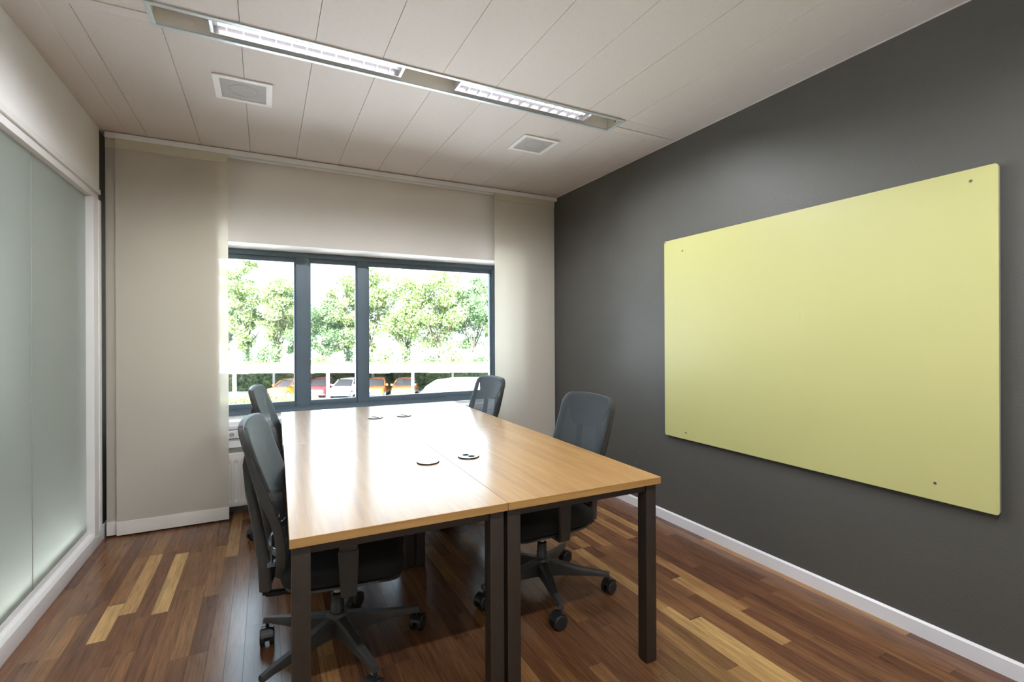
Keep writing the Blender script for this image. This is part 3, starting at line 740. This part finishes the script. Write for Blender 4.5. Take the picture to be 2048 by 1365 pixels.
    # seat
    def pad(s, hx_, hy_, z0, z1, n_=64, p=2/4.5, dome=0.012, cx=0.03):
        rows = [(0.90, z0), (0.97, z0+0.008), (1.0, z0+(z1-z0)*0.45), (0.985, z0+(z1-z0)*0.8), (0.94, z1-0.004), (0.85, z1), (0.6, z1+dome*0.3), (0.3, z1+dome*0.0)]
        rr = []
        for sc, z in rows:
            ring = []
            for k in range(n_):
                a = 2*math.pi*k/n_; c, s_ = math.cos(a), math.sin(a)
                x = math.copysign(abs(c)**p, c)*hx_*sc; y = math.copysign(abs(s_)**p, s_)*hy_*sc
                zz = z - (0.028*max(0, (x/hx_-0.45))**2*3 if z > z0 else 0.02*max(0, (x/hx_-0.5)))
                ring.append(s.verts.new((x+cx, y, zz)))
            rr.append(ring)
        for a, b_ in zip(rr, rr[1:]):
            for k in range(n_): s.faces.new((a[k], a[(k+1) % n_], b_[(k+1) % n_], b_[k]))
        s.faces.new(rr[0][::-1]); s.faces.new(rr[-1])
    s = B(); pad(s, 0.235, 0.238, 0.400, 0.474); obj('seat', s, M['seat_fabric'], t, sharp=60)
    s = B(); pad(s, 0.222, 0.226, 0.379, 0.3995, p=2/4.0, dome=0); obj('seat_pan', s, M['plastic'], t, sharp=60)
    s = B(); bx(s, -0.13, 0.05, -0.045, 0.045, 0.318, 0.379, bev=0.010, seg=3); obj('tilt_mechanism', s, M['plastic_gloss'], t)
    s = B(); tube(s, [(0.04, -0.04, 0.352), (0.05, -0.16, 0.350), (0.055, -0.20, 0.345)], 0.005, 8); bx(s, 0.035, 0.075, -0.235, -0.195, 0.339, 0.351, bev=0.004); obj('lever', s, M['plastic'], t)
    # armrests: bracket under the seat, post beside it, pad below table height
    for sg in (-1, 1):
        s = B(); y0 = sg*0.250
        hexa(s, [(0.018, y0-.012, 0.350), (0.074, y0-.012, 0.350), (0.074, y0+.012, 0.350), (0.018, y0+.012, 0.350)],
             [(0.008, y0-.010, 0.52), (0.082, y0-.010, 0.52), (0.082, y0+.010, 0.52), (0.008, y0+.010, 0.52)], bev=0.004)
        hexa(s, [(0.012, y0-.009, 0.521), (0.078, y0-.009, 0.521), (0.078, y0+.009, 0.521), (0.012, y0+.009, 0.521)],
             [(0.018, y0-.008, 0.625), (0.072, y0-.008, 0.625), (0.072, y0+.008, 0.625), (0.018, y0+.008, 0.625)], bev=0.003)
        bx(s, 0.018, 0.074, min(sg*0.10, y0), max(sg*0.10, y0), 0.346, 0.362, bev=0.003)
        ar = obj('armrest', s, M['plastic'], t)
        s = B(); bx(s, -0.07, 0.14, y0-0.035, y0+0.035, 0.6255, 0.648, bev=0.009, seg=3); obj('arm_pad', s, M['plastic'], ar)
    # gas column
    s = B(); lathe(s, [(0.0135, 0.24), (0.0135, 0.318)], 20); obj('piston', s, M['chrome'], t)
    s = B(); lathe(s, [(0.027, 0.085), (0.027, 0.20), (0.024, 0.205), (0.024, 0.245), (0.016, 0.25)], 24); obj('column', s, M['plastic_gloss'], t)
    # five-star base
    s = B(); lathe(s, [(0.030, 0.075), (0.040, 0.085), (0.044, 0.12), (0.042, 0.160), (0.034, 0.170)], 28)
    for k in range(5):
        a = k*2*math.pi/5; ca, sa = math.cos(a), math.sin(a)
        def Q(r_, w_, z): return (r_*ca-w_*sa, r_*sa+w_*ca, z)
        prev = None
        for r_, hw, zl, zh in ((0.030, 0.026, 0.085, 0.160), (0.10, 0.023, 0.090, 0.150), (0.20, 0.019, 0.092, 0.128), (0.30, 0.015, 0.092, 0.114), (0.338, 0.013, 0.086, 0.108)):
            ring = [s.verts.new(Q(r_, *p)) for p in ((-hw, zl), (hw, zl), (hw, zh-0.010), (hw*0.6, zh), (-hw*0.6, zh), (-hw, zh-0.010))]
            if prev: [s.faces.new((prev[i], prev[(i+1) % 6], ring[(i+1) % 6], ring[i])) for i in range(6)]
            prev = ring
        s.faces.new(prev[::-1])
    base = obj('star_base', s, M['plastic'], t, sharp=40)
    for k in range(5):
        a = k*2*math.pi/5; cx, cy_ = 0.328*math.cos(a), 0.328*math.sin(a); h = a+(0.9, -0.5, 2.2, 0.3, -1.3)[k]
        s = B()
        for sg in (-1, 1):
            lathe(s, [(0.026, sg*0.008), (0.0325, sg*0.010), (0.034, sg*0.014), (0.0335, sg*0.024), (0.029, sg*0.0275), (0.010, sg*0.0285)], 28, c=(0.012, 0, 0.034), axis='y')
        bx(s, -0.004, 0.028, -0.0075, 0.0075, 0.020, 0.060, bev=0.003)
        wheel_arc = [(0.012+0.036*math.cos(q), 0.034+0.036*math.sin(q)) for q in [R(20+15*i) for i in range(10)]]
        for (xa, za), (xb, zb) in zip(wheel_arc, wheel_arc[1:]):
            hexa(s, [(xa, -.022, za), (xa, .022, za), (xb, .022, zb), (xb, -.022, zb)],
                 [(0.012+(xa-.012)*1.08, -.022, .034+(za-.034)*1.08), (0.012+(xa-.012)*1.08, .022, .034+(za-.034)*1.08), (0.012+(xb-.012)*1.08, .022, .034+(zb-.034)*1.08), (0.012+(xb-.012)*1.08, -.022, .034+(zb-.034)*1.08)])
        lathe(s, [(0.0065, 0.060), (0.0065, 0.095)], 12)
        bmesh.ops.transform(s, matrix=Matrix.Translation((cx, cy_, 0)) @ Matrix.Rotation(h, 4, 'Z'), verts=s.verts)
        obj('caster', s, M['plastic_gloss'], base)
    return t
proto = make_chair()
chairs = [
    ((0.259, 2.11), -8.5, -2, 'black task chair tucked under the near left desk, closest to the viewer'),
    ((0.255, 3.47), -10, 168, 'black task chair at the far left desk, by the radiator'),
    ((1.255, 2.145), 184, -34, 'black task chair tucked under the near right desk, before the yellow-green board'),
    ((1.262, 3.43), 186, 20, 'black task chair at the far right desk, before the right fabric panel'),
]
for i, ((x, y), rz, base_a, lab) in enumerate(chairs):
    c = proto if i == 0 else copy_tree(proto)
    c.location = (x, y, 0); c.rotation_euler = (0, 0, R(rz)); tag(c, lab, 'office chair', 'chairs around the desks')
    for k in c.children:
        if k.name.startswith('star_base'): k.rotation_euler = (0, 0, R(base_a-rz))
        if i == 0 and k.name.split('.')[0] in ('seat', 'seat_pan', 'tilt_mechanism'): k.location = (0, 0, -0.022)

# ================================================================== outdoors
GZ = -3.6
def W(t_, s_): return (_D.x*s_+_R0.x*t_, _D.y*s_+_R0.y*t_)
bm = B(); bx(bm, -120, 160, 5.2, 260, GZ-0.3, GZ); struct('ground', bm, M['pale_ground'])
HEAD = -YAW                                # outdoor rows run across the car park at this heading

def leaves(bm, pts, size, rng, flat=0.0):
    for p in pts:
        s_ = size*rng.uniform(0.6, 1.3)
        a = Vector((rng.gauss(0, 1), rng.gauss(0, 1), rng.gauss(0, 1)*(1-flat))).normalized()
        b_ = a.cross(Vector((rng.gauss(0, 1), rng.gauss(0, 1), rng.gauss(0, 1)))).normalized()
        p = Vector(p)
        v = [bm.verts.new(p-a*s_), bm.verts.new(p+b_*s_*0.6), bm.verts.new(p+a*s_), bm.verts.new(p-b_*s_*0.6)]
        bm.faces.new(v)
def tree(t_, s_, top, rad, label, seed, mat='leaf_a', lean=0.0, count=9500, ivy=False, base=GZ, slim=1.0, low=None):
    rng = random.Random(seed); x, y = W(t_, s_); H = top-base
    o = thing('tree', label, 'tree', (x, y, base), 0, 'trees beyond the carport')
    low = low if low is not None else H*0.24
    bm = B(); tips = []
    fork = H*0.30
    tube(bm, [(0, 0, 0), (lean*0.3, 0, fork*0.5), (lean*0.6, 0.05, fork)], [0.24, 0.19, 0.16], 8)
    for k in range(7):
        a = 2*math.pi*k/7+rng.uniform(-.3, .3); r_ = rad*rng.uniform(0.35, 0.8)*slim; h = low+(H-low)*rng.uniform(0.25, 0.85)
        p0 = Vector((lean*0.6, 0.05, fork*rng.uniform(0.75, 1.0))); p2 = Vector((lean+r_*math.cos(a), r_*math.sin(a), h)); p1 = (p0+p2)/2+Vector((0, 0, -0.15*r_))
        tube(bm, [p0, p1, p2], [0.10, 0.06, 0.02], 6); tips.append(p2)
        for q in range(3):
            p3 = p1.lerp(p2, rng.uniform(0.2, 0.9)); p4 = p3+Vector((rng.gauss(0, 1), rng.gauss(0, 1), abs(rng.gauss(0, 1))))*rad*0.3
            tube(bm, [p3, p4], [0.035, 0.01], 5); tips.append(p4)
    obj('trunk', bm, M['bark'], o)
    lobes = []
    for k in range(26):
        a = rng.uniform(0, 2*math.pi); u = rng.random(); h = low+(H-low)*u
        prof = math.sin(math.pi*min(1, 0.18+0.80*u))**0.7
        r_ = rad*slim*prof*rng.uniform(0.15, 0.85)
        lobes.append((Vector((lean+r_*math.cos(a), r_*math.sin(a), h)), rad*rng.uniform(0.20, 0.40)))
    lobes += [(p, rad*0.28) for p in tips]
    pts = []
    for i in range(count):
        c, r_ = lobes[rng.randrange(len(lobes))]
        d = Vector((rng.gauss(0, 1), rng.gauss(0, 1), rng.gauss(0, 1)))
        d.normalize(); d = d*(r_*rng.random()**0.45); d.z *= 0.75
        p = c+d
        if p.z < H: pts.append(p)
    bm = B(); leaves(bm, pts, 0.14, rng); obj('foliage', bm, M[mat], o, smooth=False)
    if ivy:
        bm = B(); pp = []
        for i in range(900):
            h = rng.random()*fork*1.15; a = rng.uniform(0, 6.28); r_ = 0.25+0.28*rng.random()
            pp.append((lean*0.5*h/fork+r_*math.cos(a), r_*math.sin(a), h))
        leaves(bm, pp, 0.11, rng); obj('ivy', bm, M['leaf_b'], o, smooth=False)
    return o
def px(u, s_): return (u-1024)/970.2*s_
def zz_(v, s_): return 1.3-(v-672)/970.2*s_
T = [ # pixel column, distance, top row, radius, label, seed, material, ivy
    (452, 52, 560, 1.5, 'slender tree leftmost of the row, seen by the left fabric panel edge', 1, 'leaf_b', False),
    (497, 50, 516, 1.9, 'tall thin-crowned tree with ivy-clad trunk, second from the left of the row', 2, 'leaf_a', True),
    (553, 49, 552, 2.6, 'leafy tree with ivy-clad trunk filling the left pane', 3, 'leaf_a', True),
    (600, 53, 575, 2.0, 'tree behind the left mullion of the window', 4, 'leaf_b', False),
    (650, 50, 596, 2.3, 'darker green lower tree at the left of the middle pane', 5, 'leaf_b', False),
    (697, 51, 552, 2.3, 'pale yellow-green tree with forked trunk in the middle pane', 6, 'leaf_a', True),
    (745, 50, 526, 2.4, 'tall tree behind the right mullion, at the left of the right pane', 7, 'leaf_a', False),
    (812, 49, 556, 3.0, 'wide tree with spreading limbs and ivy-clad trunk in the right pane', 8, 'leaf_a', True),
    (880, 49, 526, 3.1, 'tallest broad tree with several leaning stems in the right pane', 9, 'leaf_a', False),
    (948, 50, 556, 2.7, 'tree at the right edge of the right pane', 10, 'leaf_b', False),
    (1010, 51, 540, 2.6, 'tree past the right jamb of the window, mostly hidden by the wall', 11, 'leaf_a', False),
]
for (u, s_, v, rad, lab, sd_, mt, iv) in T:
    tree(px(u, s_), s_, zz_(v, s_), rad*1.2, lab, sd_, mt, ivy=iv, lean=random.uniform(-.4, .4), base=-2.6)
# low shrubs between the trunks
for i, (u, v, r_, lab) in enumerate(((525, 690, 1.0, 'low rounded shrub between the two left ivy-clad trunks'), (640, 706, 1.2, 'low shrub at the foot of the darker tree'),
                      (730, 700, 1.0, 'yellow-green shrub left of the right mullion'), (770, 692, 1.3, 'bushy shrub at the left of the right pane'),
                      (860, 706, 1.0, 'small shrub between the wide tree and the tallest tree'), (905, 696, 1.3, 'large rounded shrub at the foot of the tallest tree'), (960, 702, 1.1, 'small shrub at the right edge of the right pane'))):
    s_ = 47.0; x, y = W(px(u, s_), s_); rng = random.Random(50+i); top = zz_(v, s_)
    o = thing('shrub', lab, 'shrub', (x, y, -2.6), 0, 'shrubs under the trees'); H = top+2.6; pts = []
    for k in range(1100):
        d = Vector((rng.gauss(0, 1), rng.gauss(0, 1), rng.gauss(0, 1))).normalized()*rng.random()**0.5
        pts.append((d.x*r_, d.y*r_, H*0.5+d.z*H*0.5))
    bm = B(); leaves(bm, pts, 0.12, rng); obj('foliage', bm, M['leaf_a' if i % 2 else 'leaf_b'], o, smooth=False)
    bm = B(); tube(bm, [(0, 0, 0), (0.05, 0, H*0.6)], [0.05, 0.02], 6); obj('stem', bm, M['bark'], o)
# grassy bank the trees stand on
bm = B(); x, y = W(-6, 44.9)
prism(bm, [(0, 0), (0, 1.0), (60, 1.0), (60, 0)], -60, 60, 'x')
o = struct('bank', bm, M['pale_ground']); o.location = (x, y, GZ+0.001); o.rotation_euler = (0, 0, HEAD)

def hedge(name, label, t0, t1, s0, s1, z0, z1, mat, n, size, seed, core=True):
    rng = random.Random(seed); x, y = W((t0+t1)/2, (s0+s1)/2)
    o = thing(name, label, 'hedge', (x, y, z0), HEAD); hx, hy, H = (t1-t0)/2, (s1-s0)/2, z1-z0; pts = []
    for i in range(n):
        f = rng.random()
        if f < 0.6: pts.append((rng.uniform(-hx, hx), -hy*rng.uniform(0.8, 1.08), rng.uniform(0, H)))
        else: pts.append((rng.uniform(-hx, hx), rng.uniform(-hy, hy), H*rng.uniform(0.93, 1.06)+0.08*math.sin(i)))
    bm = B(); leaves(bm, pts, size, rng); obj('foliage', bm, M[mat], o, smooth=False)
    bm = B(); bx(bm, -hx, hx, -hy*0.8, hy*0.8, 0, H*0.93); obj('inner_growth', bm, M['leaf_dark'], o, smooth=False)
hedge('hedge', 'dark evergreen hedge behind the parked cars under the carport', -27, 6, 43.6, 44.6, GZ, -1.35, 'leaf_dark', 9000, 0.13, 80)
hedge('hedge', 'low yellow-green clipped hedge in the foreground below the left pane', -17.5, -10.6, 25.5, 26.7, GZ, -2.06, 'leaf_y', 4500, 0.07, 81)

# carport with planted roof
cx_, cs = -8.0, 40.3
x, y = W(cx_, cs); o = thing('carport', 'long flat carport with white fascia and sedum roof over the parked cars', 'carport', (x, y, GZ), HEAD)
zr = -1.48-GZ
bm = B(); bx(bm, -22, 22, -3.2, 3.2, zr, zr+0.26, bev=0.01); obj('roof_slab', bm, M['car_white'], o)
bm = B(); bx(bm, -21.9, 21.9, -3.05, 3.1, zr+0.2605, zr+0.32); obj('sedum', bm, M['sedum'], o)
bm = B(); rng = random.Random(5); leaves(bm, [(rng.uniform(-22, 22), rng.uniform(1.0, 3.2), zr+0.33+abs(rng.gauss(0, 0.10))) for i in range(4000)], 0.09, rng); obj('roof_plants', bm, M['leaf_y'], o, smooth=False)
for u in (373, 468, 655, 825, 1000):
    bm = B(); tt = px(u, 37.4)-cx_; bx(bm, tt-0.10, tt+0.10, -2.95, -2.75, 0.0, zr-0.001, bev=0.01); obj('post', bm, M['post_white'], o)
for u in (430, 547, 745, 905):
    bm = B(); tt = px(u, 43)-cx_; bx(bm, tt-0.10, tt+0.10, 2.7, 2.9, 0.0, zr-0.001, bev=0.01); obj('post', bm, M['post_grey'], o)
for u in (480, 610, 760, 880):
    bm = B(); tt = px(u, 38)-cx_; bx(bm, tt-0.8, tt+0.8, -2.6, -2.2, zr-0.09, zr-0.001, bev=0.01); obj('lamp_box', bm, M['car_white'], o)

# vehicles
def wheel(parent, x, y, r_=0.31, w_=0.2):
    s = B(); lathe(s, [(r_*0.6, -w_/2), (r_*0.95, -w_/2), (r_, -w_*0.35), (r_, w_*0.35), (r_*0.95, w_/2), (r_*0.6, w_/2)], 24, c=(x, y, r_), axis='y'); wl = obj('wheel', s, M['tyre'], parent)
    s = B(); lathe(s, [(r_*0.62, -w_*0.52), (r_*0.15, -w_*0.56), (r_*0.15, w_*0.56), (r_*0.62, w_*0.52)], 12, c=(x, y, r_), axis='y'); obj('hubcap', s, M['lamp_lens'], wl)
def vehicle(name, label, cat, loc, rz, paint, stations, cabin, Lh, wd, glass_z, group=None):
    """front is +x; stations: (x, halfwidth, z_bottom, z_top); cabin: (x, halfwidth, z_base, z_top)"""
    o = thing(name, label, cat, loc, rz, group)
    def loft(bm, st, tumble):
        prev = None
        for x_, hw, z0, z1 in st:
            h = z1-z0
            prof = [(hw*0.90, z0), (hw, z0+h*0.15), (hw*1.0, z0+h*0.55), (hw*tumble, z1-h*0.10), (hw*tumble*0.86, z1-h*0.01)]
            ring = [bm.verts.new((x_, a, b_)) for a, b_ in prof]+[bm.verts.new((x_, 0, z1+h*0.01))]+[bm.verts.new((x_, -a, b_)) for a, b_ in prof[::-1]]
            n = len(ring)
            if prev: [bm.faces.new((prev[i], prev[(i+1) % n], ring[(i+1) % n], ring[i])) for i in range(n)]
            else: bm.faces.new(ring)
            prev = ring
        bm.faces.new(prev[::-1])
    s = B(); loft(s, stations, 0.97); obj('body', s, paint, o, sharp=50)
    s = B(); loft(s, cabin, 0.80); obj('glasshouse', s, M['car_glass'], o, sharp=50)
    # roof skin and pillars
    top = [c for c in cabin if c[3] > glass_z]
    s = B(); prev = None
    for x_, hw, z0, z1 in top:
        ring = [s.verts.new((x_, a*hw*0.80, z1+dz)) for a, dz in ((-1.0, -0.08), (-0.86, 0.012), (0, 0.03), (0.86, 0.012), (1.0, -0.08))]
        if prev: [s.faces.new((prev[i], prev[i+1], ring[i+1], ring[i])) for i in range(4)]
        prev = ring
    obj('roof', s, paint, o, sharp=60)
    for sg in (-1, 1):
        a, b_ = cabin[0], top[0]
        s = B(); tube(s, [(a[0], sg*a[1]*0.98, a[2]+0.02), (b_[0], sg*b_[1]*0.80, b_[3]-0.03)], 0.05, 8); obj('pillar', s, paint, o)
        s = B(); bx(s, a[0]-0.30, a[0]-0.14, sg*(a[1]+0.13)-0.10, sg*(a[1]+0.13)+0.10, a[2]+0.02, a[2]+0.18, bev=0.03); bx(s, a[0]-0.24, a[0]-0.18, min(sg*a[1]*.95, sg*(a[1]+.1)), max(sg*a[1]*.95, sg*(a[1]+.1)), a[2]+0.03, a[2]+0.08); obj('mirror', s, paint, o)
        f = stations[-1]
        s = B(); bx(s, f[0]-0.30, f[0]+0.005, sg*f[1]*0.72-0.17, sg*f[1]*0.72+0.17, f[3]-0.16, f[3]-0.02, bev=0.03); obj('headlight', s, M['lamp_lens'], o)
    f = stations[-1]
    s = B(); bx(s, f[0]-0.02, f[0]+0.012, -f[1]*0.45, f[1]*0.45, f[2]+0.10, f[2]+0.22, bev=0.01); obj('grille', s, M['tyre'], o)
    return o
def hatch(label, t_, s_, rz, paint, sc=1.0):
    x, y = W(t_, s_)
    st = [(-1.95, 0.74, 0.30, 0.85), (-1.85, 0.84, 0.22, 0.98), (-1.0, 0.87, 0.20, 0.98), (0.6, 0.87, 0.20, 0.95), (1.1, 0.86, 0.20, 0.93), (1.6, 0.82, 0.22, 0.84), (1.85, 0.74, 0.24, 0.74), (1.97, 0.62, 0.28, 0.64)]
    cb = [(0.98, 0.80, 0.90, 0.94), (0.30, 0.80, 0.90, 1.38), (0.0, 0.80, 0.90, 1.46), (-1.0, 0.80, 0.90, 1.48), (-1.55, 0.78, 0.90, 1.38), (-1.85, 0.76, 0.90, 0.99)]
    o = vehicle('car', label, 'car', (x, y, GZ), rz, paint, st, cb, 0, 0, 1.3, 'cars parked under the carport')
    for xx in (-1.2, 1.25):
        for yy in (-0.78, 0.78): wheel(o, xx, yy)
    return o
FR = math.atan2(-_D.y, -_D.x)   # facing back towards the building
hatch('orange car with dark windscreen under the carport, leftmost and turned to one side', px(566, 38.4), 39.6, FR-0.28, M['car_orange'])
hatch('red car under the carport between the left mullion and a white post', px(632, 39), 40.2, FR+0.05, M['car_red'])
hatch('white car with dark windscreen under the carport in the middle pane', px(688, 39), 39.8, FR-0.08, M['car_white'])
hatch('orange car just right of the right mullion, its hood glaring in the sun', px(744, 38.6), 40.0, FR+0.08, M['car_orange'])
hatch('orange car farthest right under the carport, beside the big white van', px(802, 38.6), 40.0, FR+0.05, M['car_orange'])
# big white van in front of the carport
x, y = W(px(832, 29.5)+2.9, 29.5)
st = [(-2.9, 0.90, 0.40, 1.95), (-2.7, 0.98, 0.30, 2.25), (-1.0, 0.99, 0.28, 2.34), (0.8, 0.99, 0.28, 2.33), (1.7, 0.98, 0.28, 2.22), (2.1, 0.97, 0.28, 1.98), (2.45, 0.95, 0.30, 1.62), (2.7, 0.90, 0.34, 1.40), (2.86, 0.80, 0.42, 1.15)]
cb = [(2.50, 0.86, 1.35, 1.50), (2.15, 0.86, 1.35, 1.93), (2.0, 0.86, 1.40, 2.0), (1.5, 0.86, 1.45, 2.1)]
van = vehicle('van', 'large white van parked side-on in front of the carport, glaring in the sun', 'van', (x, y, GZ), math.atan2(-_R0.y, -_R0.x), M['car_white'], st, cb, 0, 0, 1.9)
for xx in (-1.9, 1.95):
    for yy in (-0.86, 0.86): wheel(van, xx, yy, 0.36, 0.24)
# kerb-side shrubs at the right and a white picket railing far behind
hedge('hedge', 'low green planting beside the white van below the right pane', -6.5, 4, 27.0, 28.0, GZ, -2.45, 'leaf_a', 2200, 0.08, 82)
x, y = W(-8, 66); o = thing('railing', 'pale far railing behind the tree trunks', 'railing', (x, y, GZ), HEAD)
for zz in (1.0, 1.35, 1.7):
    bm = B(); bx(bm, -40, 40, -0.03, 0.03, zz, zz+0.07); obj('rail', bm, M['post_white'], o)
for k in range(27):
    bm = B(); xx = -39+3*k; bx(bm, xx-0.05, xx+0.05, -0.05, 0.05, 0, 1.8); obj('post', bm, M['post_white'], o)
# pale building far behind
x, y = W(-38, 88); o = thing('building', 'pale two-storey building far behind the trees', 'building', (x, y, GZ), HEAD)
bm = B(); bx(bm, -14, 14, 0, 12, 0, 6.4, bev=0.05); obj('walls', bm, M['pale_facade'], o)
bm = B(); bx(bm, -14.4, 14.4, -0.4, 12.4, 6.41, 6.7); obj('roof_edge', bm, M['post_white'], o)
for k in range(8):
    for zz in (1.0, 4.1):
        xx = -12.6+3.6*k; bm = B(); bx(bm, xx-1.2, xx+1.2, -0.06, -0.005, zz, zz+1.5); wd_ = obj('window', bm, M['far_glass'], o)
        bm = B(); bx(bm, xx-0.05, xx+0.05, -0.10, -0.061, zz, zz+1.5); bx(bm, xx-1.25, xx+1.25, -0.10, -0.061, zz-0.08, zz); obj('window_bar', bm, M['post_white'], wd_)
